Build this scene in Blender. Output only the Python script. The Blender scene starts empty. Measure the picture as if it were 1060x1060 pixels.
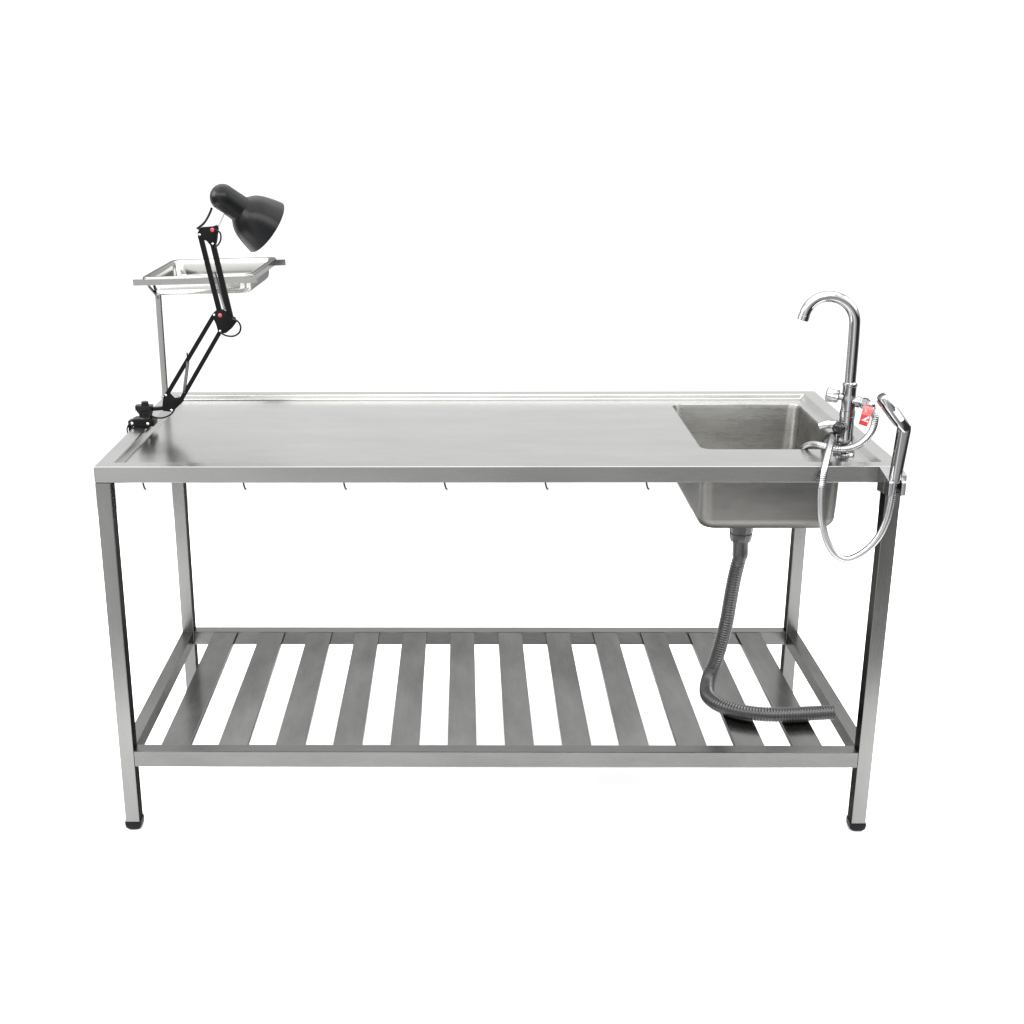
import bpy, bmesh, math
from mathutils import Vector, Matrix

S = bpy.context.scene
COL = S.collection
PI = math.pi

# ------------------------------------------------------------------ materials
def new_mat(name):
    m = bpy.data.materials.new(name); m.use_nodes = True
    nt = m.node_tree
    return m, nt, nt.nodes['Principled BSDF']

def steel(name, base, rough, axis='X', cloud=0.35, brush=0.10, bump=0.02, metallic=1.0, edge=1.0, grain=0.15):
    """brushed stainless steel: grain along one axis, soft cloudy handling marks"""
    m, nt, b = new_mat(name)
    N, L = nt.nodes.new, nt.links.new
    geo = N('ShaderNodeNewGeometry')
    mp = N('ShaderNodeMapping')
    k = 900.0
    mp.inputs['Scale'].default_value = {'X': (5, k, k), 'Y': (k, 5, k), 'Z': (k, k, 5)}[axis]
    L(geo.outputs['Position'], mp.inputs['Vector'])
    n1 = N('ShaderNodeTexNoise'); n1.inputs['Scale'].default_value = 1.0; n1.inputs['Detail'].default_value = 2
    L(mp.outputs['Vector'], n1.inputs['Vector'])
    mp2 = N('ShaderNodeMapping')
    mp2.inputs['Scale'].default_value = {'X': (3, 9, 9), 'Y': (9, 3, 9), 'Z': (9, 9, 3)}[axis]
    L(geo.outputs['Position'], mp2.inputs['Vector'])
    n2 = N('ShaderNodeTexNoise'); n2.inputs['Scale'].default_value = 1.0; n2.inputs['Detail'].default_value = 5
    n2.inputs['Roughness'].default_value = 0.62
    L(mp2.outputs['Vector'], n2.inputs['Vector'])
    # roughness
    a = N('ShaderNodeMath'); a.operation = 'MULTIPLY_ADD'
    L(n1.outputs['Fac'], a.inputs[0]); a.inputs[1].default_value = brush; a.inputs[2].default_value = rough - brush / 2
    c = N('ShaderNodeMath'); c.operation = 'MULTIPLY_ADD'
    L(n2.outputs['Fac'], c.inputs[0]); c.inputs[1].default_value = 0.30 * cloud; 
    d = N('ShaderNodeMath'); d.operation = 'SUBTRACT'; d.inputs[1].default_value = 0.15 * cloud
    L(a.outputs[0], d.inputs[0]); L(d.outputs[0], c.inputs[2])
    L(c.outputs[0], b.inputs['Roughness'])
    # colour
    r = N('ShaderNodeValToRGB')
    lo = 1 - cloud * 0.55
    r.color_ramp.elements[0].position = 0.30; r.color_ramp.elements[1].position = 0.70
    r.color_ramp.elements[0].color = (base[0]*lo, base[1]*lo, base[2]*lo*0.99, 1)
    r.color_ramp.elements[1].color = (*base, 1)
    L(n2.outputs['Fac'], r.inputs['Fac'])
    mx = N('ShaderNodeMix'); mx.data_type = 'RGBA'; mx.blend_type = 'MULTIPLY'
    mx.inputs['Factor'].default_value = grain
    L(r.outputs['Color'], mx.inputs['A']); 
    gr = N('ShaderNodeMapRange'); gr.inputs['To Min'].default_value = 0.55; gr.inputs['To Max'].default_value = 1.25
    L(n1.outputs['Fac'], gr.inputs['Value']); L(gr.outputs['Result'], mx.inputs['B'])
    L(mx.outputs['Result'], b.inputs['Base Color'])
    bp = N('ShaderNodeBump'); bp.inputs['Strength'].default_value = bump; bp.inputs['Distance'].default_value = 0.001
    L(n1.outputs['Fac'], bp.inputs['Height'])
    bp2 = N('ShaderNodeBump'); bp2.inputs['Strength'].default_value = 0.05; bp2.inputs['Distance'].default_value = 0.004
    L(n2.outputs['Fac'], bp2.inputs['Height']); L(bp.outputs['Normal'], bp2.inputs['Normal'])
    L(bp2.outputs['Normal'], b.inputs['Normal'])
    b.inputs['Metallic'].default_value = metallic
    b.inputs['Specular Tint'].default_value = (edge, edge, edge, 1)   # F82 edge tint, lowered to paint in dark reflections on grazing faces
    return m

def plain(name, col, rough, metallic=0.0, noise=0.12, scale=60.0, bump=0.0, spec=0.5, edge=1.0):
    m, nt, b = new_mat(name)
    N, L = nt.nodes.new, nt.links.new
    geo = N('ShaderNodeNewGeometry')
    n = N('ShaderNodeTexNoise'); n.inputs['Scale'].default_value = scale; n.inputs['Detail'].default_value = 3
    L(geo.outputs['Position'], n.inputs['Vector'])
    mr = N('ShaderNodeMapRange'); mr.inputs['To Min'].default_value = 1 - noise; mr.inputs['To Max'].default_value = 1 + noise
    L(n.outputs['Fac'], mr.inputs['Value'])
    mx = N('ShaderNodeMix'); mx.data_type = 'RGBA'; mx.blend_type = 'MULTIPLY'; mx.inputs['Factor'].default_value = 1
    mx.inputs['A'].default_value = (*col, 1); L(mr.outputs['Result'], mx.inputs['B'])
    L(mx.outputs['Result'], b.inputs['Base Color'])
    mr2 = N('ShaderNodeMapRange'); mr2.inputs['To Min'].default_value = rough * 0.8; mr2.inputs['To Max'].default_value = rough * 1.2
    L(n.outputs['Fac'], mr2.inputs['Value']); L(mr2.outputs['Result'], b.inputs['Roughness'])
    if bump:
        bp = N('ShaderNodeBump'); bp.inputs['Strength'].default_value = bump; bp.inputs['Distance'].default_value = 0.001
        L(n.outputs['Fac'], bp.inputs['Height']); L(bp.outputs['Normal'], b.inputs['Normal'])
    b.inputs['Metallic'].default_value = metallic
    b.inputs['Specular IOR Level'].default_value = spec
    b.inputs['Specular Tint'].default_value = (edge, edge, edge, 1)  # low tint darkens the rims, a painted stand-in for dim surroundings
    return m

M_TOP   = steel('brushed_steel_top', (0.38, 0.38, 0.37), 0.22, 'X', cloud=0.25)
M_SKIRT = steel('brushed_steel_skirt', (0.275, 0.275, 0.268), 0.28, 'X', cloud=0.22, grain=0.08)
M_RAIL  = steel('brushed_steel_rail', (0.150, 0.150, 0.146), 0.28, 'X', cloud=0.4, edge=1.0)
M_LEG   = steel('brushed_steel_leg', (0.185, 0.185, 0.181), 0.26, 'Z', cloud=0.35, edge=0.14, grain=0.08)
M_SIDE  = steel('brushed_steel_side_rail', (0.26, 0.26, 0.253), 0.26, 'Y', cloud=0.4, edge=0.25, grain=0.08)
M_SLAT  = steel('darkened_steel_slat', (0.27, 0.27, 0.263), 0.17, 'Y', cloud=0.5, edge=0.35)  # base darker than the table top, stands in for the dim surroundings it mirrors
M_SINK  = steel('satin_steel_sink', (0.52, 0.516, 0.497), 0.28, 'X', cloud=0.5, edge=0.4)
M_SINKOUT = steel('darkened_steel_sink_outside', (0.165, 0.163, 0.156), 0.36, 'X', cloud=0.7, edge=0.4)  # darker copy of the sink steel, its dark reflection put into the colour
M_TRAY  = steel('polished_steel_tray', (0.41, 0.41, 0.40), 0.14, 'X', cloud=0.12, brush=0.05, edge=0.35)
M_POLE  = steel('steel_pole', (0.26, 0.26, 0.254), 0.26, 'Z', cloud=0.3, edge=0.1)
M_BAR   = steel('steel_flat_bar', (0.34, 0.34, 0.333), 0.24, 'X', cloud=0.25, edge=0.8)
M_CHROME = plain('chrome', (0.37, 0.37, 0.38), 0.07, 1.0, 0.03, edge=0.25)
M_CHROME2 = plain('satin_chrome_bracket', (0.46, 0.46, 0.47), 0.20, 1.0, 0.05, edge=0.3)
M_HOSE  = plain('chrome_hose', (0.38, 0.38, 0.385), 0.18, 1.0, 0.05, edge=0.2)
M_BLACK = plain('black_plastic', (0.005, 0.0052, 0.0058), 0.28, 0, 0.3, 90, 0.03, spec=0.16)
M_BLACKMETAL = plain('black_painted_metal', (0.004, 0.004, 0.0043), 0.34, 0, 0.3, 120, spec=0.09)
M_RUBBER = plain('black_rubber_foot', (0.004, 0.004, 0.004), 0.5, 0, 0.3, 150, spec=0.1)
M_DARKCAP = plain('dark_cap', (0.012, 0.012, 0.013), 0.15, 0, 0.2, spec=0.3)
M_DRAIN = plain('grey_drain_plastic', (0.026, 0.027, 0.027), 0.24, 0, 0.2, 80, spec=0.55)
M_RED   = plain('red_tag_paper', (0.46, 0.022, 0.026), 0.5, 0, 0.08)
M_RED2  = plain('faded_red_tag_paper', (0.48, 0.10, 0.10), 0.5, 0, 0.08)
M_KNOB  = plain('red_knob_plastic', (0.36, 0.04, 0.055), 0.4, 0, 0.1)
M_WHITE = plain('white_print', (0.60, 0.60, 0.60), 0.5, 0, 0.02)
M_PALE  = plain('pale_label_paper', (0.45, 0.55, 0.56), 0.5, 0, 0.03)
M_HOOK  = plain('dark_wire', (0.05, 0.05, 0.05), 0.35, 1.0, 0.2)
M_ZINC  = plain('zinc_screw', (0.62, 0.62, 0.60), 0.3, 1.0, 0.05)
M_SPRING = plain('spring_steel', (0.07, 0.07, 0.07), 0.3, 1.0, 0.05)
M_FLOOR = plain('white_paper_floor', (0.97, 0.97, 0.97), 0.9, 0, 0.01, 3, spec=0.0)

# ------------------------------------------------------------------ object helpers
def thing(name, label, cat, loc):
    o = bpy.data.objects.new(name, None); COL.objects.link(o)
    o.location = loc; o.empty_display_size = 0.05
    o['label'] = label; o['category'] = cat
    return o

def link(name, me, mat, parent=None, root=None):
    """one mesh object; vertices are in world metres"""
    o = bpy.data.objects.new(name, me); COL.objects.link(o)
    me.materials.clear(); me.materials.append(mat)
    if parent is not None:
        o.parent = parent
        if parent.type == 'EMPTY':
            o.location = -Vector(parent.location)      # vertices stay in world metres
    return o

def finish(bm, name, smooth=40.0):
    bmesh.ops.remove_doubles(bm, verts=bm.verts, dist=1e-6)
    bmesh.ops.recalc_face_normals(bm, faces=bm.faces)
    me = bpy.data.meshes.new(name); bm.to_mesh(me); bm.free()
    if smooth:
        for p in me.polygons: p.use_smooth = True
        me.set_sharp_from_angle(angle=math.radians(smooth))
    return me

def obj(name, bm, mat, parent, smooth=40.0):
    o = link(name, finish(bm, name, smooth), mat, parent)
    if name in ('leg', 'shelf_rail', 'shelf_slat', 'post', 'frame_bar', 'lower_arm', 'upper_arm', 'mount_block', 'cradle_arm'):
        wn = o.modifiers.new('flat_faces', 'WEIGHTED_NORMAL'); wn.keep_sharp = True; wn.weight = 100
    return o

def add_box(bm, x0, x1, y0, y1, z0, z1, bev=0.0, seg=2):
    b = bmesh.new()
    bmesh.ops.create_cube(b, size=1)
    for v in b.verts:
        v.co = Vector(((x0+x1)/2 + v.co.x*(x1-x0), (y0+y1)/2 + v.co.y*(y1-y0), (z0+z1)/2 + v.co.z*(z1-z0)))
    if bev:
        bmesh.ops.bevel(b, geom=list(b.edges), offset=bev, segments=seg, profile=0.6, affect='EDGES', clamp_overlap=True)
    merge(bm, b)

def merge(bm, b, mat=None):
    if mat is not None: bmesh.ops.transform(b, matrix=mat, verts=b.verts)
    me = bpy.data.meshes.new('tmp'); b.to_mesh(me); b.free()
    bm.from_mesh(me); bpy.data.meshes.remove(me)

def box(*a, **k):
    bm = bmesh.new(); add_box(bm, *a, **k); return bm

def basis(d, up=Vector((0, 0, 1))):
    d = Vector(d).normalized()
    if abs(d.dot(up)) > 0.98: up = Vector((1, 0, 0))
    x = up.cross(d).normalized(); y = d.cross(x)
    return Matrix((x, y, d)).transposed()

def add_lathe(bm, origin, axis, prof, n=32, cap=True, flute=None):
    """prof: list of (s along axis, radius)"""
    R = basis(axis); o = Vector(origin)
    rings = []
    for s, r in prof:
        ring = []
        for i in range(n):
            t = 2*PI*i/n
            rr = r * (flute(t, s) if flute else 1)
            ring.append(bm.verts.new(o + R @ Vector((rr*math.cos(t), rr*math.sin(t), s))))
        rings.append(ring)
    for a, b in zip(rings, rings[1:]):
        for i in range(n):
            bm.faces.new((a[i], a[(i+1) % n], b[(i+1) % n], b[i]))
    if cap:
        bm.faces.new(rings[0][::-1]); bm.faces.new(rings[-1])

def catmull(pts, step):
    P = [Vector(p) for p in pts]
    P = [P[0]*2 - P[1]] + P + [P[-1]*2 - P[-2]]
    dense = []
    for i in range(1, len(P)-2):
        p0, p1, p2, p3 = P[i-1:i+3]
        for k in range(24):
            t = k/24
            dense.append(0.5*((2*p1) + (p2-p0)*t + (2*p0-5*p1+4*p2-p3)*t*t + (3*p1-p0-3*p2+p3)*t**3))
    dense.append(P[-2])
    out = [dense[0]]; acc = 0; target = step
    for a, b in zip(dense, dense[1:]):
        l = (b-a).length
        while l > 0 and acc + l >= target:
            out.append(a.lerp(b, (target-acc)/l)); target += step
        acc += l
    out.append(dense[-1])
    return out

def add_tube(bm, pts, rad, n=12, cap=True):
    """pts: list of Vectors; rad: number or function(index, distance)"""
    pts = [Vector(p) for p in pts]
    T = []
    for i in range(len(pts)):
        a = pts[max(i-1, 0)]; b = pts[min(i+1, len(pts)-1)]
        T.append((b-a).normalized())
    R = basis(T[0]); x = R.col[0].copy()
    rings = []; dist = 0
    for i, p in enumerate(pts):
        if i: dist += (p-pts[i-1]).length
        x = (x - T[i]*x.dot(T[i])).normalized(); y = T[i].cross(x)
        r = rad(i, dist) if callable(rad) else rad
        rings.append([bm.verts.new(p + (x*math.cos(2*PI*k/n) + y*math.sin(2*PI*k/n))*r) for k in range(n)])
    for a, b in zip(rings, rings[1:]):
        for i in range(n):
            bm.faces.new((a[i], a[(i+1) % n], b[(i+1) % n], b[i]))
    if cap:
        bm.faces.new(rings[0][::-1]); bm.faces.new(rings[-1])

def add_bar(bm, a, b, w, t, bev=0.001, side=Vector((0, 1, 0))):
    """rectangular bar from a to b: w across (in the plane), t along `side`"""
    a, b = Vector(a), Vector(b); d = (b-a); L = d.length; d.normalize()
    s = (side - d*side.dot(d)).normalized(); u = s.cross(d)
    q = bmesh.new(); bmesh.ops.create_cube(q, size=1)
    for v in q.verts: v.co = Vector((v.co.x*w, v.co.y*t, v.co.z*L))
    if bev: bmesh.ops.bevel(q, geom=list(q.edges), offset=bev, segments=2, affect='EDGES', profile=0.6)
    R = Matrix((u, s, d)).transposed().to_4x4(); R.translation = (a+b)/2
    merge(bm, q, R)

def add_prism(bm, poly, y0, y1, bev=0.0, M=None):
    """polygon in XZ extruded along Y"""
    q = bmesh.new()
    va = [q.verts.new((x, y0, z)) for x, z in poly]; vb = [q.verts.new((x, y1, z)) for x, z in poly]
    q.faces.new(va); q.faces.new(vb[::-1])
    n = len(poly)
    for i in range(n): q.faces.new((va[i], vb[i], vb[(i+1) % n], va[(i+1) % n]))
    bmesh.ops.recalc_face_normals(q, faces=q.faces)
    if bev: bmesh.ops.bevel(q, geom=list(q.edges), offset=bev, segments=2, affect='EDGES', profile=0.6)
    merge(bm, q, M)

def rrect(x0, x1, y0, y1, r, n=8):
    out = []
    for cx, cy, a in ((x1-r, y1-r, 0), (x0+r, y1-r, 90), (x0+r, y0+r, 180), (x1-r, y0+r, 270)):
        for k in range(n+1):
            t = math.radians(a + 90*k/n)
            out.append((cx + r*math.cos(t), cy + r*math.sin(t)))
    return out

def loft(bm, loops, close_last=True, close_first=False):
    rs = [[bm.verts.new(p) for p in lp] for lp in loops]
    n = len(rs[0])
    for a, b in zip(rs, rs[1:]):
        for i in range(n): bm.faces.new((a[i], a[(i+1) % n], b[(i+1) % n], b[i]))
    if close_last: bm.faces.new(rs[-1])
    if close_first: bm.faces.new(rs[0][::-1])
    return rs

def copy_part(o, parent, off, name=None):
    c = o.copy(); COL.objects.link(c); c.parent = parent
    c.location = Vector(o.location) + Vector(off)
    return c

# ------------------------------------------------------------------ dimensions
W, D, H = 0.90, 0.769, 0.909           # half width, depth, top height
FZ = -0.015                            # floor level
SK = 0.871                             # lower edge of the table-top skirt
SH, SB = 0.2007, 0.1595                # shelf rail top / bottom
LX, LY = 0.034, 0.038                  # leg section

# ------------------------------------------------------------------ setting
bm = bmesh.new()
vs = [bm.verts.new(p) for p in ((-2.6, -0.85, FZ), (2.6, -0.85, FZ), (2.6, 2.6, FZ), (-2.6, 2.6, FZ))]
bm.faces.new(vs)
fl = obj('floor', bm, M_FLOOR, None, 0); fl['kind'] = 'structure'

# ------------------------------------------------------------------ work table
table = thing('work_table', 'long brushed stainless steel table with built in sink and slatted lower shelf', 'table', (0, D/2, FZ))

# table top: raised rim, recessed surface with the sink cut out, folded skirt
SX0, SX1, SY0, SY1, SR = 0.487, 0.832, 0.197, 0.670, 0.030
ZR = H - 0.014
bm = bmesh.new()
def rect(i, z, j=None):
    j = i if j is None else j
    return [(-W+j, i, z), (W-j, i, z), (W-j, D-i, z), (-W+j, D-i, z)]
rings = [[bm.verts.new(p) for p in rect(*a)] for a in ((0.030, SK), (0, SK), (0, H), (0.038, H), (0.0418, ZR, 0.050))]
for a, b in zip(rings, rings[1:]):
    for i in range(4): bm.faces.new((a[i], a[(i+1) % 4], b[(i+1) % 4], b[i]))
hole = [bm.verts.new((x, y, ZR)) for x, y in rrect(SX0, SX1, SY0, SY1, SR)]
lip = [bm.verts.new((x, y, ZR-0.004)) for x, y in rrect(SX0+0.0015, SX1-0.0015, SY0+0.0015, SY1-0.0015, SR-0.0015)]
n = len(hole)
for i in range(n): bm.faces.new((hole[i], hole[(i+1) % n], lip[(i+1) % n], lip[i]))
es = [bm.edges.get((rings[-1][i], rings[-1][(i+1) % 4])) for i in range(4)] + [bm.edges.get((hole[i], hole[(i+1) % n])) for i in range(n)]
bmesh.ops.triangle_fill(bm, use_beauty=True, use_dissolve=False, edges=es)
bmesh.ops.recalc_face_normals(bm, faces=bm.faces)
be = [e for e in bm.edges if len(e.link_faces) == 2 and e.calc_face_angle() > 0.3
      and not (SX0-.01 < e.verts[0].co.x < SX1+.01 and SY0-.01 < e.verts[0].co.y < SY1+.01)]
bmesh.ops.bevel(bm, geom=be, offset=0.0028, segments=3, affect='EDGES', profile=0.5)
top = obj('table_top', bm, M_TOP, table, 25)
# material split: outer skirt faces get a darker base tone than the top
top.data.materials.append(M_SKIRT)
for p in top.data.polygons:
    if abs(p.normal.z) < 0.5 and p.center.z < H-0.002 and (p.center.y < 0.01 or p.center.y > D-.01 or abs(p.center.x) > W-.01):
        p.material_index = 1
sm = top.modifiers.new('sheet', 'SOLIDIFY'); sm.thickness = 0.0014; sm.offset = -1
wn = top.modifiers.new('flat_faces', 'WEIGHTED_NORMAL'); wn.keep_sharp = True; wn.weight = 100

# sink bowl: inner and outer skin
bm = bmesh.new()
def ring(inset, z, r): return [(x, y, z) for x, y in rrect(SX0+inset, SX1-inset, SY0+inset, SY1-inset, r)]
loops = [ring(-0.012, ZR-0.0032, SR+0.012), ring(0.0022, ZR-0.0032, SR), ring(0.0032, ZR-0.012, SR)]
BZ = 0.689
loops.append(ring(0.006, BZ+0.03, SR+.004))
for k in range(1, 7):
    t = k/6*PI/2
    loops.append(ring(0.006+0.026*(1-math.cos(t)), BZ+0.03-0.03*math.sin(t), max(SR+.004-0.012*(1-math.cos(t)), .012)))
loft(bm, loops)
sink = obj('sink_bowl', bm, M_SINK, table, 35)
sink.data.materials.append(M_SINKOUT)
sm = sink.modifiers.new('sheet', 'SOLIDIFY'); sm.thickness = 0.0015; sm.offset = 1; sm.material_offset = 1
bm = bmesh.new()
add_lathe(bm, (0.64, 0.405, BZ+0.0005), (0, 0, 1), [(0, 0.044), (0.0025, 0.043), (0.003, 0.036), (0.001, 0.030), (0.001, 0.004)], 36)
link('sink_strainer', finish(bm, 'sink_strainer'), M_CHROME2, sink)

# legs and plugs
def leg_mesh(x0, y0):
    return box(x0, x0+LX, y0, y0+LY, 0.005, SK-0.0003, bev=0.002, seg=2)
def foot_mesh(x0, y0):
    bm = bmesh.new()
    cx, cy = x0+LX/2, y0+LY/2
    loops = []
    for z, g, r in ((FZ, -0.007, .008), (FZ+0.003, -0.001, .010), (FZ+0.008, 0.0026, .009), (FZ+0.018, 0.0028, .006), (FZ+0.0235, 0.0022, .005)):
        loops.append([(x, y, z) for x, y in rrect(cx-LX/2-g, cx+LX/2+g, cy-LY/2-g, cy+LY/2+g, r, 5)])
    loft(bm, loops, True, True)
    return bm
xl, xr, yf, yb = -W+0.0004, W-LX-0.0004, 0.0004, D-LY-0.0004
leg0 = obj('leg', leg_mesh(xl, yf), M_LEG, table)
foot0 = link('foot', finish(foot_mesh(xl, yf), 'foot'), M_RUBBER, leg0)
for dx, dy in ((xr-xl, 0), (0, yb-yf), (xr-xl, yb-yf)):
    l = copy_part(leg0, table, (dx, dy, 0))
    f = foot0.copy(); COL.objects.link(f); f.parent = l

# lower shelf
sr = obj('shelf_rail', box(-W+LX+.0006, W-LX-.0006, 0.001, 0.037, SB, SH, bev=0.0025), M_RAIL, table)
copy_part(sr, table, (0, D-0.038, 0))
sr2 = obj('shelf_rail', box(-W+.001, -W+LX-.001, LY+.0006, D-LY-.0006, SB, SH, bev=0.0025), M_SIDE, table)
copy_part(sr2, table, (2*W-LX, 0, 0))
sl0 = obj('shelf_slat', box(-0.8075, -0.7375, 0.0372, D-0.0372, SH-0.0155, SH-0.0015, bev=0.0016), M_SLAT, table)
for i in range(1, 12):
    copy_part(sl0, table, (0.1388*i, 0, 0))
# wire hooks below the front edge
bm = bmesh.new()
hx, hy = -0.7945, 0.020
add_tube(bm, catmull([(hx-.001, hy, SK+.003), (hx-.002, hy, SK-.006), (hx-.0005, hy-.001, SK-.013), (hx+.0015, hy-.002, SK-.0185), (hx+.0045, hy-.002, SK-.0205)], 0.002), 0.0021, 8)
hk0 = obj('hook', bm, M_HOOK, table)
for i in range(1, 6): copy_part(hk0, table, (0.2264*i, 0, 0))

# ------------------------------------------------------------------ drain hose
drain = thing('drain_hose', 'grey corrugated plastic drain hose curving from under the sink onto the shelf slats', 'hose', (0.64, 0.40, BZ))
bm = bmesh.new()
DX, DY = 0.6385, 0.395
add_lathe(bm, (DX, DY, 0), (0, 0, 1), [(0.598, 0.0230), (0.600, 0.0265), (0.610, 0.0275), (0.6105, 0.0290), (0.6200, 0.0295), (0.6205, 0.0270), (0.6245, 0.0270), (0.6250, 0.0300), (0.644, 0.0310),
      (0.645, 0.0275), (0.655, 0.0275), (0.656, 0.036), (0.675, 0.041), (BZ-0.002, 0.043)], 32,
      flute=lambda t, s: 1 + (0.025*(1 if math.sin(12*t) > 0 else -1) if s < 0.645 else 0))
obj('coupling_nut', bm, M_DRAIN, drain, 30)
bm = bmesh.new()
path = [(DX, DY, 0.612), (DX+.001, DY, 0.58), (DX+.001, 0.394, 0.555), (0.6325, 0.392, 0.52), (0.6265, 0.390, 0.482), (0.6205, 0.388, 0.43), (0.6155, 0.386, 0.383), (0.606, 0.386, 0.325),
        (0.590, 0.377, 0.265), (0.571, 0.352, 0.233), (0.5575, 0.305, 0.2205), (0.5555, 0.262, 0.2195), (0.573, 0.218, 0.2195), (0.603, 0.190, 0.2195), (0.644, 0.1715, 0.2195), (0.70, 0.1625, 0.2195), (0.774, 0.168, 0.2195), (0.8490, 0.177, 0.2195)]
pp = catmull(path, 0.0011)
tot = len(pp)*0.0011
def drad(i, s):
    if s < 0.055: return 0.0205
    if s < 0.062: return 0.0205 - (s-0.055)/0.007*0.0025
    a = 0.0011 if s > 0.085 else 0.0011*(s-0.062)/0.023
    return 0.0180 + a*math.sin(2*PI*s/0.0070)
add_tube(bm, pp, drad, 20)
obj('corrugated_pipe', bm, M_DRAIN, drain, 60)

# ------------------------------------------------------------------ mixer tap
FX, FY = 0.811, 0.155
tap = thing('mixer_tap', 'tall chrome gooseneck mixer tap beside the sink at the right end of the table', 'tap', (FX, FY, ZR))
bm = bmesh.new()
add_lathe(bm, (FX, FY, ZR), (0, 0, 1), [(0.0003, 0.0235), (0.004, 0.0245), (0.006, 0.0235), (0.0075, 0.0185), (0.011, 0.0180), (0.013, 0.0185), (0.018, 0.0165), (0.021, 0.0125), (0.026, 0.0125)], 40)
obj('base_flange', bm, M_CHROME, tap)
bm = bmesh.new()
add_lathe(bm, (FX, FY, 0), (0, 0, 1), [(0.915, 0.012), (0.921, 0.0175), (0.936, 0.0190), (0.944, 0.0165), (0.948, 0.0165), (0.985, 0.0165), (0.986, 0.0172), (0.999, 0.0172), (1.000, 0.0156), (1.030, 0.0156), (1.031, 0.0152),
     (1.0555, 0.0152), (1.057, 0.0165), (1.0615, 0.0165), (1.063, 0.0135), (1.066, 0.0118)], 40)
obj('tap_body', bm, M_CHROME, tap, 30)
bm = bmesh.new()
pts = [Vector((FX, FY, 1.05)), Vector((FX-.0005, FY, 1.11)), Vector((FX-.001, FY, 1.16))]
cx, cz = 0.7455, 1.1985
for k in range(0, 23):
    t = math.radians(k*7.3)
    rx = 0.0635 if k < 11 else 0.0635 - 0.009*(k-11)/11
    pts.append(Vector((cx + rx*math.cos(t), FY+0.0*k, cz + 0.0625*math.sin(t))))
e = pts[-1]; d = (pts[-1]-pts[-2]).normalized()
pts.append(e + d*0.004)
pts2 = catmull(pts, 0.004)
def sprad(i, s):
    return 0.0123
add_tube(bm, pts2, sprad, 24)
d = (pts2[-1]-pts2[-2]).normalized()
add_lathe(bm, pts2[-1]-d*0.004, d, [(0, 0.0117), (0.001, 0.0127), (0.011, 0.0127), (0.012, 0.0118), (0.012, 0.0095), (0.004, 0.009)], 28)
obj('spout', bm, M_CHROME, tap)
# diverter knob, fluted
bm = bmesh.new()
kd = Vector((-0.95, 0.25, 0.12)).normalized()
add_lathe(bm, (FX, FY, 1.0285), kd, [(0.010, 0.0085), (0.022, 0.0085), (0.0225, 0.0125), (0.025, 0.0155), (0.047, 0.0165), (0.050, 0.0150), (0.0515, 0.010)], 48,
          flute=lambda t, s: 1 + (0.05*math.cos(12*t) if 0.0235 < s < 0.049 else 0))
obj('diverter_knob', bm, M_CHROME, tap)
# lever
bm = bmesh.new()
ld = Vector((-0.72, -0.66, 0.05)).normalized()
lc = Vector((FX, FY, 0.9605))
add_lathe(bm, lc, ld, [(0.008, 0.0115), (0.020, 0.0120), (0.022, 0.0150), (0.028, 0.0152)], 32)
lev = obj('lever', bm, M_CHROME, tap)
bm = bmesh.new()
add_lathe(bm, lc, ld, [(0.0282, 0.0152), (0.036, 0.0146), (0.040, 0.0120), (0.042, 0.006)], 32)
link('lever_cap', finish(bm, 'lever_cap'), M_DARKCAP, lev)
bm = bmesh.new()
lp = [lc + ld*0.030 + Vector((-0.003, 0.006, 0.003)), lc + Vector((-0.032, -0.010, 0.0085)), lc + Vector((-0.048, -0.006, 0.0065)), lc + Vector((-0.062, -0.001, 0.001))]
lpp = catmull(lp, 0.003)
q = bmesh.new()
add_tube(q, lpp, lambda i, s: 0.0115 - 0.0045*min(s/0.055, 1), 16)
merge(bm, q)
link('lever_handle', finish(bm, 'lever_handle'), M_CHROME2, lev)
# hose connector on the right
bm = bmesh.new()
cdv = Vector((0.86, -0.42, -0.12)).normalized()
add_lathe(bm, (FX, FY, 1.0235), cdv, [(0.010, 0.0095), (0.017, 0.0095), (0.0175, 0.0125), (0.026, 0.0130), (0.027, 0.0110), (0.030, 0.0110)], 28)
con = obj('hose_connector', bm, M_CHROME, tap)
bm = bmesh.new()
add_lathe(bm, (FX, FY, 1.0235), cdv, [(0.0302, 0.0125), (0.031, 0.0135), (0.041, 0.0135), (0.042, 0.0120), (0.048, 0.0090)], 6)
link('hex_nut', finish(bm, 'hex_nut', 25), M_CHROME, con)

# ------------------------------------------------------------------ hand shower, its bracket and hose
brk = thing('shower_bracket', 'chrome cradle block fixed on the front right corner of the table holding the hand shower', 'bracket', (0.87, 0, SK))
bm = bmesh.new()
def yz_prism(bm, poly, x0, x1, bev):
    M = Matrix(((0, 1, 0, 0), (1, 0, 0, 0), (0, 0, 1, 0), (0, 0, 0, 1)))
    add_prism(bm, poly, x0, x1, bev, M)
yz_prism(bm, [(-0.0008, 0.9088), (-0.046, 0.9015), (-0.046, 0.8600), (-0.0008, 0.8540)], 0.8445, 0.8925, 0.0012)
obj('mount_block', bm, M_CHROME2, brk, 30)
bm = bmesh.new()
yz_prism(bm, [(-0.0465, 0.9012), (-0.078, 0.8962), (-0.080, 0.8935), (-0.080, 0.8660), (-0.076, 0.8630), (-0.0465, 0.8605)], 0.8445, 0.8535, 0.0014)
arm0 = obj('cradle_arm', bm, M_CHROME2, brk, 30)
copy_part(arm0, brk, (0.0275, 0, 0))

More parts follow.
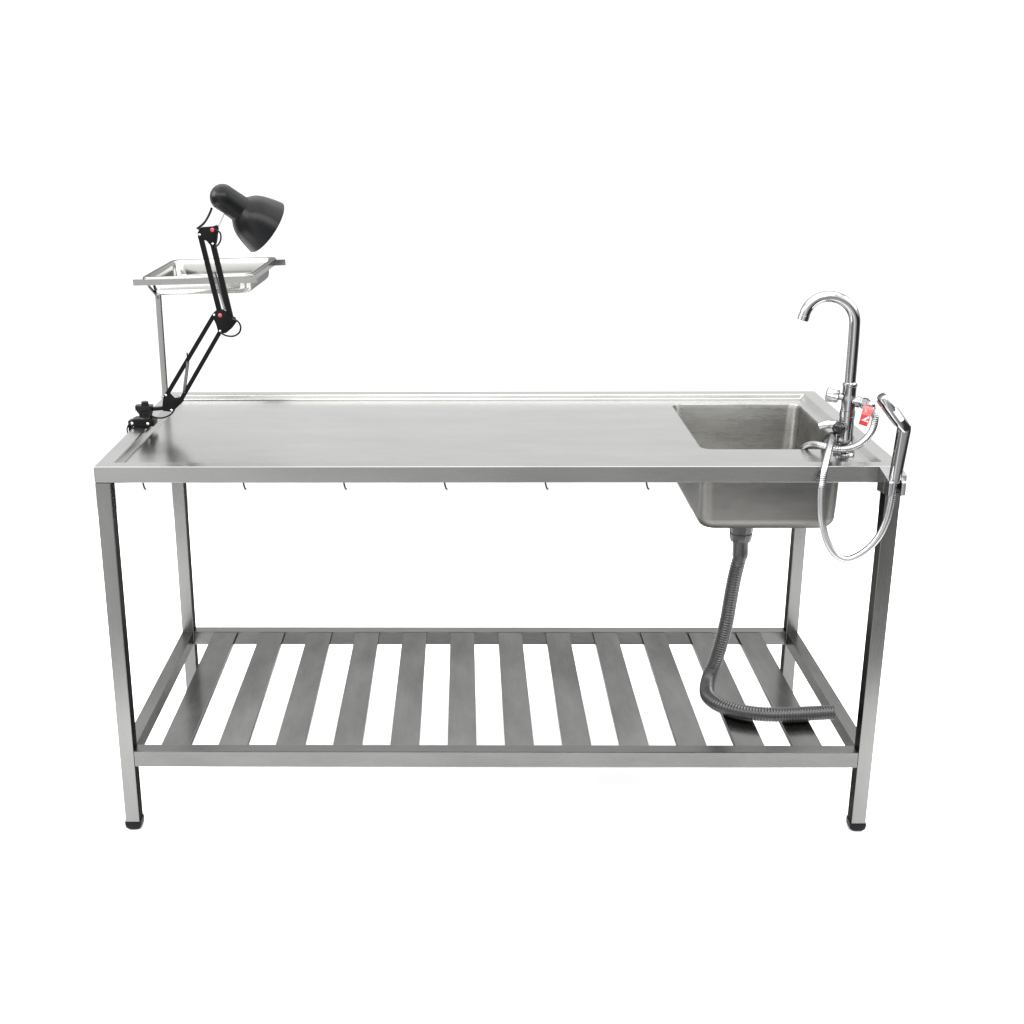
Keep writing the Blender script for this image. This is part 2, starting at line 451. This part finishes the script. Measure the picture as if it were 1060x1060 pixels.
shower = thing('hand_shower', 'chrome hand shower with slanted flat head standing upright in its cradle', 'shower', (0.862, -0.060, 0.868))
YW = -0.0605
def sect(c, d, w, t, r, n=6):
    """rounded-rect loop at c, normal d; t in the XZ plane, w along Y"""
    d = Vector(d).normalized(); y = Vector((0, 1, 0)); x = y.cross(d)
    return [Vector(c) + x*a + y*b for a, b in rrect(-t/2, t/2, -w/2, w/2, r, n)]
bm = bmesh.new()
hd = Vector((0.073, 0, 1)).normalized()
b0 = Vector((0.8615, YW, 0.890))
loft(bm, [sect(b0 + hd*s, hd, w, t, r) for s, w, t, r in ((-0.018, .015, .015, .007), (-0.001, .016, .016, .0075), (0, .022, .0225, .009), (0.004, .024, .0245, .009), (0.05, .025, .0252, .0085), (0.100, .0265, .0250, .007), (0.118, .027, .0250, .006), (0.128, .027, .0225, .006))], True, True)
hnd = obj('shower_handle', bm, M_CHROME, shower, 30)
bm = bmesh.new()
dv = (Vector((0.8170, YW, 1.0800)) - Vector((0.868, YW, 1.0165))).normalized()
c0 = Vector((0.8665, YW, 1.0170))
loft(bm, [sect(c0 + dv*s, dv, w, t, r) for s, w, t, r in ((-0.013, .026, .018, .006), (-0.009, .029, .0220, .006), (0.006, .033, .0240, .007), (0.03, .038, .0240, .007), (0.060, .040, .0232, .008), (0.074, .038, .0215, .010), (0.0815, .032, .0175, .008), (0.0835, .024, .011, .005))], True, True)
hed = obj('shower_head', bm, M_CHROME, shower, 30)
# spray plate on the under side and the pale panel on the camera-facing flank
nrm = Vector((0, 1, 0)).cross(dv)
sgn = 1 if nrm.dot(Vector((-1, 0, -1))) > 0 else -1
bm = bmesh.new()
R = Matrix((dv, Vector((0, 1, 0)), nrm*sgn)).transposed().to_4x4(); R.translation = c0 + dv*0.042 + nrm*sgn*0.0119
q = bmesh.new()
lo = [[(x, y, z) for x, y in rrect(-.034, .034, -.0175, .0175, .008)] for z in (-0.001, 0.0014)]
loft(q, lo, True, True); merge(bm, q, R)
link('spray_plate', finish(bm, 'spray_plate', 30), M_DARKCAP, hed)
bm = bmesh.new()
q = bmesh.new()
lo = [[(x, z, -y) for x, y, z in [(a, b, y0) for a, b in rrect(-.020, .014, -.0048, .0048, .003)]] for y0 in (0, 0.0012)]
loft(q, lo, True, True)
R = Matrix((dv, Vector((0, 1, 0)), nrm)).transposed().to_4x4(); R.translation = c0 + dv*0.036 - Vector((0, 0.0195, 0)) + nrm*sgn*(-0.003)
merge(bm, q, R)
link('flank_panel', finish(bm, 'flank_panel', 30), M_WHITE, hed)

hose = thing('shower_hose', 'flexible chrome shower hose looping past the tap and hanging below the table edge', 'hose', (0.78, -0.05, 0.70))
bm = bmesh.new()
e0 = Vector((FX, FY, 1.0235)) + cdv*0.046
hp = [e0, e0 + cdv*0.006, (0.8615, 0.137, 1.0050), (0.8690, 0.133, 0.984), (0.8605, 0.128, 0.9525), (0.8330, 0.122, 0.9255), (0.7963, 0.1215, 0.9155), (0.7624, 0.145, 0.9165), (0.745, 0.180, 0.9125), (0.7325, 0.205, 0.8985),
      (0.729, 0.232, 0.870), (0.735, 0.255, 0.835), (0.752, 0.265, 0.822), (0.770, 0.262, 0.835), (0.780, 0.240, 0.872), (0.7815, 0.205, 0.912), (0.778, 0.160, 0.9375),
      (0.7700, 0.115, 0.9465), (0.7520, 0.066, 0.9400), (0.7360, 0.025, 0.9270), (0.7215, -0.010, 0.9045), (0.7165, -0.021, 0.8761), (0.7150, -0.025, 0.8553), (0.7175, -0.030, 0.8121), (0.7235, -0.033, 0.7790),
      (0.7354, -0.040, 0.7431), (0.7550, -0.045, 0.7165), (0.7790, -0.050, 0.7085), (0.8037, -0.055, 0.7211), (0.8264, -0.058, 0.7436), (0.8420, -0.060, 0.770), (0.8530, -0.0605, 0.8039), (0.8580, -0.0605, 0.8401), (0.8603, -0.0605, 0.8725)]
hpp = catmull(hp, 0.0012)
add_tube(bm, hpp, lambda i, s: 0.0079 + 0.00025*math.sin(2*PI*s/0.0042), 14)
obj('hose_pipe', bm, M_HOSE, hose, 60)

# red paper tag on the hose end
tag = thing('paper_tag', 'small red paper tag with white triangle logo hanging from the hose beside the tap', 'tag', (0.843, 0.125, 0.97))
def quad_strip(pts, sub=6):
    bm = bmesh.new(); rows = []
    P = [(Vector(a), Vector(b)) for a, b in pts]
    ls = catmull([a for a, b in P], 0.004); rs = catmull([b for a, b in P], 0.004)
    m = min(len(ls), len(rs))
    ls = [ls[int(i*(len(ls)-1)/(m-1))] for i in range(m)]; rs = [rs[int(i*(len(rs)-1)/(m-1))] for i in range(m)]
    rows = [[bm.verts.new(a.lerp(b, k/3)) for k in range(4)] for a, b in zip(ls, rs)]
    for a, b in zip(rows, rows[1:]):
        for k in range(3): bm.faces.new((a[k], a[k+1], b[k+1], b[k]))
    return bm
TY = 0.1195
bm = quad_strip([((0.8385, 0.134, 1.0205), (0.8610, 0.132, 1.0135)), ((0.8365, TY+.003, 1.016), (0.8590, TY+.001, 1.009)), ((0.8320, TY, 0.9995), (0.8540, TY, 0.9945))])
t1 = obj('tag_fold', bm, M_RED2, tag)
bm = quad_strip([((0.8320, TY-.0002, 0.9993), (0.8540, TY-.0002, 0.9943)), ((0.8300, TY-.001, 0.988), (0.8512, TY-.001, 0.982)), ((0.8278, TY, 0.9755), (0.8470, TY, 0.9690))])
t2 = obj('tag_panel', bm, M_RED, tag)
def flat(polys, y):
    bm = bmesh.new()
    for poly in polys:
        bm.faces.new([bm.verts.new((x, y, z)) for x, z in poly])
    return bm
link('tag_logo', finish(flat([[(0.8325, 0.9853), (0.8498, 0.9945), (0.8505, 0.9900), (0.8412, 0.9850), (0.8432, 0.9825), (0.8480, 0.9845), (0.8486, 0.9790)]], TY-0.0022), 'tag_logo', 0), M_WHITE, t2)
link('tag_text', finish(flat([[(0.8387, 1.0030), (0.8398, 1.0032), (0.8412, 1.0120), (0.8402, 1.0122)], [(0.8420, 1.0022), (0.8427, 1.0024), (0.8440, 1.0095), (0.8433, 1.0097)]], TY-0.0012), 'tag_text', 0), M_WHITE, t1)
bm = bmesh.new()
for a, b, cc, d in (((0.8255, 0.140, 0.9985), (0.8335, 0.136, 1.0025), (0.8305, 0.136, 0.972), (0.8225, 0.140, 0.976)),):
    bm.faces.new([bm.verts.new(p) for p in (a, b, cc, d)])
obj('tag_back_leaf', bm, M_PALE, tag, 0)

# ------------------------------------------------------------------ tray stand and tray
stand = thing('tray_stand', 'thin steel post with flat bar frame rising from the back left corner of the table', 'stand', (-0.8905, 0.70, H))
bm = bmesh.new()
add_box(bm, -0.8985, -0.8845, 0.693, 0.707, H+0.0005, 1.1875, bev=0.0012)
obj('post', bm, M_POLE, stand)
bm = bmesh.new()
add_lathe(bm, (-0.8915, 0.70, H+0.0003), (0, 0, 1), [(0, 0.011), (0.004, 0.0105), (0.006, 0.0085), (0.0065, 0.0075)], 20)
obj('weld_bead', bm, M_POLE, stand)
T0 = Vector((-0.924, 0.655, 1.2400))
UX = Vector((0.300, -0.042, 0.012)); UY = Vector((0.0345, 0.242, 0.018))
ex = UX.normalized(); ey = UY.normalized(); ez = ex.cross(ey).normalized()
TW, TD = UX.length, UY.length
def tp(a, b, c): return T0 + ex*a + ey*b + ez*c
zb = -0.0135
def flatbar(name, a, b):
    bm = bmesh.new(); d = (Vector(b)-Vector(a)).normalized()
    add_bar(bm, a, b, 0.0035, 0.0165, 0.0006, side=ez); return obj(name, bm, M_BAR, stand)
flatbar('frame_bar', tp(-0.026, 0.0085, zb), tp(TW+0.010, 0.0085, zb))
flatbar('frame_bar', tp(-0.003, TD-0.0085, zb), tp(TW+0.024, TD-0.0085, zb))
flatbar('frame_bar', tp(TW-0.0085, 0.0105, zb), tp(TW-0.0085, TD-0.0105, zb))
bm = bmesh.new()
add_bar(bm, Vector((-0.8915, 0.699, 1.1830)), tp(0.012, 0.0105, -0.021), 0.004, 0.014, 0.0006)
obj('support_arm', bm, M_BAR, stand)

tray = thing('instrument_tray', 'shallow shiny steel tray lying in the frame above the back left corner', 'tray', tp(TW/2, TD/2, -0.045))
bm = bmesh.new()
def tl(i, z, r): return [tp(x, y, z) for x, y in rrect(i, TW-i, i, TD-i, r, 8)]
loft(bm, [tl(0.000, -0.0045, .018), tl(0.0003, -0.001, .018), tl(0.002, 0.0002, .017), tl(0.009, 0.0004, .018), tl(0.0125, -0.0005, .020), tl(0.0145, -0.004, .020), tl(0.0165, -0.036, .026), tl(0.0185, -0.046, .027), tl(0.024, -0.0520, .027), tl(0.033, -0.0540, .026)])
tr = obj('tray_pan', bm, M_TRAY, tray, 50)
sm = tr.modifiers.new('sheet', 'SOLIDIFY'); sm.thickness = 0.0009; sm.offset = 1

# ------------------------------------------------------------------ desk lamp
Y = 0.385
lamp = thing('desk_lamp', 'black swing arm desk lamp clamped to the left edge of the table', 'lamp', (-0.88, Y, H))
bm = bmesh.new()
add_prism(bm, [(-0.9075, 0.9240), (-0.9075, 0.9135), (-0.9035, H+0.0006), (-0.848, H+0.0006), (-0.846, 0.9130), (-0.846, 0.9240), (-0.856, 0.9285), (-0.898, 0.9285)], Y-0.019, Y+0.019, 0.002)
add_prism(bm, [(-0.9130, 0.9225), (-0.9130, 0.838), (-0.868, 0.838), (-0.868, 0.845), (-0.9070, 0.845), (-0.9070, 0.9225)], Y-0.014, Y+0.014, 0.001)
cl = obj('clamp', bm, M_BLACKMETAL, lamp, 30)
bm = bmesh.new()
add_lathe(bm, (-0.884, Y, 0.8453), (0, 0, 1), [(0, 0.004), (0.017, 0.004), (0.0175, 0.010), (0.0235, 0.010)], 20)
link('clamp_screw', finish(bm, 'clamp_screw'), M_BLACKMETAL, cl)
for sx, sz in ((-0.9015, 0.9185), (-0.862, 0.9170)):
    bm = bmesh.new()
    add_lathe(bm, (sx, Y-0.0188, sz), (0, -1, 0), [(0, 0.0034), (0.001, 0.0034), (0.0022, 0.002)], 14)
    link('clamp_bolt', finish(bm, 'clamp_bolt'), M_ZINC, cl)
bm = bmesh.new()
add_lathe(bm, (-0.8705, Y, 0.9282), (0, 0, 1), [(0, 0.0185), (0.003, 0.0165), (0.012, 0.0165), (0.0125, 0.0185), (0.018, 0.0185), (0.0185, 0.0165)], 28)
add_box(bm, -0.8895, -0.8520, Y-0.013, Y+0.013, 0.9440, 0.9605, bev=0.002)
add_box(bm, -0.8935, -0.8850, Y-0.010, Y+0.010, 0.9480, 0.9610, bev=0.0015)
add_lathe(bm, (-0.8705, Y, 0.9600), (0, 0, 1), [(0, 0.0100), (0.003, 0.0100), (0.0035, 0.0088), (0.0085, 0.0088), (0.0100, 0.0075)], 24)
obj('swivel_post', bm, M_BLACK, lamp, 30)
# base joint
bm = bmesh.new()
add_bar(bm, (-0.8540, Y, 0.9505), (-0.8200, Y, 0.9530), 0.0085, 0.012, 0.0012)
pl = [(-0.8260, 0.9560), (-0.8240, 0.9470), (-0.8000, 0.9445), (-0.7920, 0.9530), (-0.7735, 0.9700), (-0.7735, 0.9790), (-0.7830, 0.9790), (-0.7960, 0.9770), (-0.8080, 0.9900), (-0.8165, 0.9930), (-0.8205, 0.9880)]
add_prism(bm, pl, Y-0.0085, Y-0.0060, 0.0008); add_prism(bm, pl, Y+0.0060, Y+0.0085, 0.0008)
add_box(bm, -0.822, -0.803, Y-0.0060, Y+0.0060, 0.9480, 0.9580, bev=0.001)
j0 = obj('base_joint', bm, M_BLACKMETAL, lamp, 30)
def pins(pts, par, y=Y-0.0085, r=0.0030, mat=M_ZINC, name='rivet'):
    for x, z in pts:
        bm = bmesh.new()
        add_lathe(bm, (x, y, z), (0, -1, 0), [(0, r), (0.0012, r), (0.0022, r*0.6)], 16)
        link(name, finish(bm, name), mat, par)
pins([(-0.8145, 0.9878), (-0.8025, 0.9490)], j0)
def arm(name, segs, w):
    bm = bmesh.new()
    for a, b in segs:
        a = Vector((a[0], Y, a[1])); b = Vector((b[0], Y, b[1]))
        add_bar(bm, a, b, w, 0.0095, 0.0014)
    return obj(name, bm, M_BLACKMETAL, lamp, 30)
la = arm('lower_arm', [((-0.8145, 0.9855), (-0.6830, 1.1870))], 0.0105)
lb = arm('lower_arm', [((-0.7800, 0.9725), (-0.6700, 1.1470))], 0.0105)
ua = arm('upper_arm', [((-0.6690, 1.1880), (-0.7060, 1.3780))], 0.0125)
ub = arm('upper_arm', [((-0.6430, 1.1760), (-0.6765, 1.3560))], 0.0135)
# tension springs between the bars
def spring(name, a, b, r, wire, turns, par):
    a = Vector(a); b = Vector(b); d = b-a; R = basis(d)
    pts = []
    n = turns*10
    for i in range(n+1):
        t = i/n; w = 2*PI*turns*t
        pts.append(a + d*t + R @ Vector((r*math.cos(w), r*math.sin(w), 0)))
    bm = bmesh.new(); add_tube(bm, pts, wire, 6)
    link(name, finish(bm, name), M_SPRING, par)
spring('spring', (-0.7700, Y-0.002, 0.9930), (-0.7555, Y-0.002, 1.0700), 0.0036, 0.0009, 34, lb)
spring('spring', (-0.6560, Y-0.002, 1.1980), (-0.6770, Y-0.002, 1.2900), 0.0036, 0.0009, 40, ub)
bm = bmesh.new()
add_bar(bm, (-0.7555, Y-.002, 1.0700), (-0.7560, Y-.002, 1.0930), 0.003, 0.003, 0)
link('spring_hook', finish(bm, 'spring_hook'), M_BLACKMETAL, lb)
# elbow
bm = bmesh.new()
el = [(-0.6885, 1.1880), (-0.6800, 1.1960), (-0.6640, 1.1985), (-0.6540, 1.1930), (-0.6480, 1.1840), (-0.6335, 1.1790), (-0.6300, 1.1680), (-0.6420, 1.1530), (-0.6560, 1.1420), (-0.6700, 1.1410), (-0.6760, 1.1480), (-0.6790, 1.1620)]
add_prism(bm, el, Y-0.0085, Y-0.0062, 0.0008); add_prism(bm, el, Y+0.0062, Y+0.0085, 0.0008)
j1 = obj('elbow_joint', bm, M_BLACKMETAL, lamp, 30)
pins([(-0.6825, 1.1872), (-0.6700, 1.1475)], j1, r=0.0026)
pins([(-0.6680, 1.1860)], j1, r=0.0050, mat=M_KNOB, name='joint_knob')
# upper joint
bm = bmesh.new()
uj = [(-0.7110, 1.3830), (-0.7080, 1.3720), (-0.6900, 1.3640), (-0.6790, 1.3500), (-0.6700, 1.3520), (-0.6665, 1.3650), (-0.6625, 1.3880), (-0.6600, 1.3990), (-0.6660, 1.4010), (-0.6760, 1.3975), (-0.7020, 1.3960), (-0.7060, 1.3920)]
add_prism(bm, uj, Y-0.0085, Y-0.0062, 0.0008); add_prism(bm, uj, Y+0.0062, Y+0.0085, 0.0008)
j2 = obj('upper_joint', bm, M_BLACKMETAL, lamp, 30)
pins([(-0.7055, 1.3795), (-0.6755, 1.3578)], j2, r=0.0026)
pins([(-0.6745, 1.3905)], j2, r=0.0050, mat=M_KNOB, name='joint_knob')
# head
A0 = Vector((-0.6475, Y, 1.4663)); ad = Vector((0.780, 0.40, -0.625)).normalized()
bm = bmesh.new()
prof = []
r0 = 0.0312
for k in range(1, 10):
    t = PI/2*k/9
    prof.append((-r0*math.cos(t)*0.96, r0*math.sin(t)))
prof[0] = (prof[0][0], prof[0][1])
prof += [(0.010, 0.0312), (0.030, 0.0316), (0.047, 0.0322), (0.052, 0.0328)]
add_lathe(bm, A0, ad, prof, 40)
sk = obj('socket_housing', bm, M_BLACK, lamp, 35)
bm = bmesh.new()
prof = [(0.049, 0.0325), (0.053, 0.0360), (0.059, 0.0428), (0.068, 0.0500), (0.080, 0.0560), (0.095, 0.0612), (0.110, 0.0655), (0.123, 0.0685), (0.126, 0.0692), (0.1268, 0.0686), (0.1255, 0.0676), (0.110, 0.0640), (0.095, 0.0597), (0.080, 0.0545), (0.068, 0.0483), (0.060, 0.041), (0.0535, 0.030), (0.0530, 0.004)]
prof = [(s_*1.03, r_*1.02) for s_, r_ in prof]
add_lathe(bm, A0, ad, prof, 56, cap=False)
obj('lamp_shade', bm, M_BLACK, lamp, 35)
# pale hinge stem and the black cable
bm = bmesh.new()
add_bar(bm, (-0.6640, Y, 1.3960), (-0.6455, Y, 1.4340), 0.0085, 0.010, 0.001)
obj('head_stem', bm, M_ZINC, lamp)
def cab(pts, r=0.0019):
    bm = bmesh.new(); add_tube(bm, catmull(pts, 0.003), r, 8); obj('cable', bm, M_BLACK, lamp)
yc = Y-0.010
cab([(-0.6735, Y-.004, 1.4420), (-0.6800, Y-.006, 1.4270), (-0.6920, yc, 1.4080), (-0.7060, yc, 1.3965), (-0.7110, yc, 1.3945), (-0.7040, yc, 1.3930)], 0.0029)
cab([(-0.6665, yc, 1.3920), (-0.6560, yc, 1.3830), (-0.6555, yc, 1.3680), (-0.6620, yc, 1.3560), (-0.6700, yc, 1.3500)], 0.0021)
cab([(-0.6380, yc, 1.1770), (-0.6260, yc, 1.1720), (-0.6190, yc, 1.1590), (-0.6230, yc, 1.1440), (-0.6380, yc, 1.1350), (-0.6560, yc, 1.1365), (-0.6700, yc, 1.1440)], 0.0023)
cab([(-0.7980, Y, 0.9480), (-0.8060, Y-.006, 0.9380), (-0.8220, Y-.010, 0.9310), (-0.8400, Y-.008, 0.9295), (-0.8560, Y-.004, 0.9330)], 0.0022)
cab([(-0.8960, Y-.012, 0.9220), (-0.9070, Y-.018, 0.9180), (-0.9150, Y-.016, 0.9060), (-0.9170, Y-.010, 0.893), (-0.915, Y, 0.87), (-0.911, Y+.02, .84)], 0.0018)

# ------------------------------------------------------------------ camera
cam = bpy.data.cameras.new('camera'); co = bpy.data.objects.new('camera', cam); COL.objects.link(co)
r = Vector((0.999934, 0.010788, -0.0039)); u = Vector((0.000422, 0.305162, 0.9523)); f = Vector((-0.011463, 0.952239, -0.305137))
Mx = Matrix((r, u, -f)).transposed().to_4x4(); Mx.translation = (-0.0745, -2.7802, 1.6938)
co.matrix_world = Mx
cam.sensor_width = 36; cam.lens = 36*1345.39/1060; cam.shift_x = 65.472/1060
cam.clip_start = 0.05; cam.clip_end = 200
S.camera = co

# ------------------------------------------------------------------ added world light and unseen area lamps
w = bpy.data.worlds.new('World'); S.world = w; w.use_nodes = True
nt = w.node_tree; N, L = nt.nodes.new, nt.links.new
bg = nt.nodes['Background']
tc = N('ShaderNodeTexCoord'); sx = N('ShaderNodeSeparateXYZ'); L(tc.outputs['Generated'], sx.inputs[0])
def ramp(src, pts):
    r = N('ShaderNodeValToRGB'); m = N('ShaderNodeMapRange')
    m.inputs['From Min'].default_value = -1; m.inputs['From Max'].default_value = 1
    L(src, m.inputs['Value']); L(m.outputs['Result'], r.inputs['Fac'])
    el = r.color_ramp.elements
    while len(el) > 1: el.remove(el[0])
    first = True
    for p, v in pts:
        e = el[0] if first else el.new((p+1)/2)
        e.position = (p+1)/2; e.color = (v, v, v, 1); first = False
    return r.outputs['Color']
# added world light by direction: white behind the table, dimmer on the camera side
back = ramp(sx.outputs['Y'], [(-1, 0.0), (0.10, 0.0), (0.40, 1.0), (1, 1.0)])
low = ramp(sx.outputs['X'], [(-1, 0.25), (-0.55, 0.8), (-0.32, 2.1), (-0.2, 1.6), (0, 0.85), (0.33, 0.70), (0.47, 0.08), (1, 0.06)])
upf = ramp(sx.outputs['Z'], [(-1, 0.0), (0.03, 0.0), (0.28, 1.0), (1, 1.0)])
mixu = N('ShaderNodeMix'); mixu.data_type = 'RGBA'
L(upf, mixu.inputs['Factor']); L(low, mixu.inputs['A']); L(ramp(sx.outputs['X'], [(-1, 2.3), (-0.45, 2.2), (-0.24, 0.9), (-0.13, 1.9), (-0.02, 2.1), (0.07, 1.0), (0.13, 1.0), (0.18, 2.2), (0.25, 0.9), (0.5, 2.3), (1, 2.3)]), mixu.inputs['B'])  # invented bright bands above the camera side, added for the reflections
mix = N('ShaderNodeMix'); mix.data_type = 'RGBA'
L(back, mix.inputs['Factor']); L(mixu.outputs['Result'], mix.inputs['A']); L(ramp(sx.outputs['Z'], [(-1, 1.2), (0.4, 1.2), (0.6, 2.1), (1, 2.1)]), mix.inputs['B'])
L(mix.outputs['Result'], bg.inputs['Color']); bg.inputs['Strength'].default_value = 1.0

def area(name, loc, target, sx_, sy_, power, col=(1, 1, 1)):
    l = bpy.data.lights.new(name, 'AREA'); l.shape = 'RECTANGLE'; l.size = sx_; l.size_y = sy_; l.energy = power; l.color = col
    o = bpy.data.objects.new(name, l); COL.objects.link(o); o.location = loc
    o.rotation_euler = (Vector(target)-Vector(loc)).to_track_quat('-Z', 'Y').to_euler()
    return o
area('added_overhead', (0, 0.6, 3.6), (0, 0.5, 0), 5.0, 3.5, 110)  # added lamp, unseen, makes the floor clip to white
area('added_front_fill', (0, -3.0, 3.4), (0, 0.3, 0), 4.4, 1.6, 155)  # added fill, unseen, lifts the shade on the floor under the table
for sx_ in (-1, 1):
    area('added_side_fill', (sx_*2.7, 0.1, 2.3), (sx_*0.3, 0.3, 0), 1.6, 1.2, 62)  # added pair of unseen lamps, brightens the floor below the shelf
area('added_key', (-2.4, -1.6, 2.9), (0, 0.4, 0.6), 1.2, 1.2, 30)  # added unseen lamp from the front left

S.render.engine = 'CYCLES'
S.view_settings.view_transform = 'Standard'; S.view_settings.look = 'None'; S.view_settings.exposure = 0; S.view_settings.gamma = 1
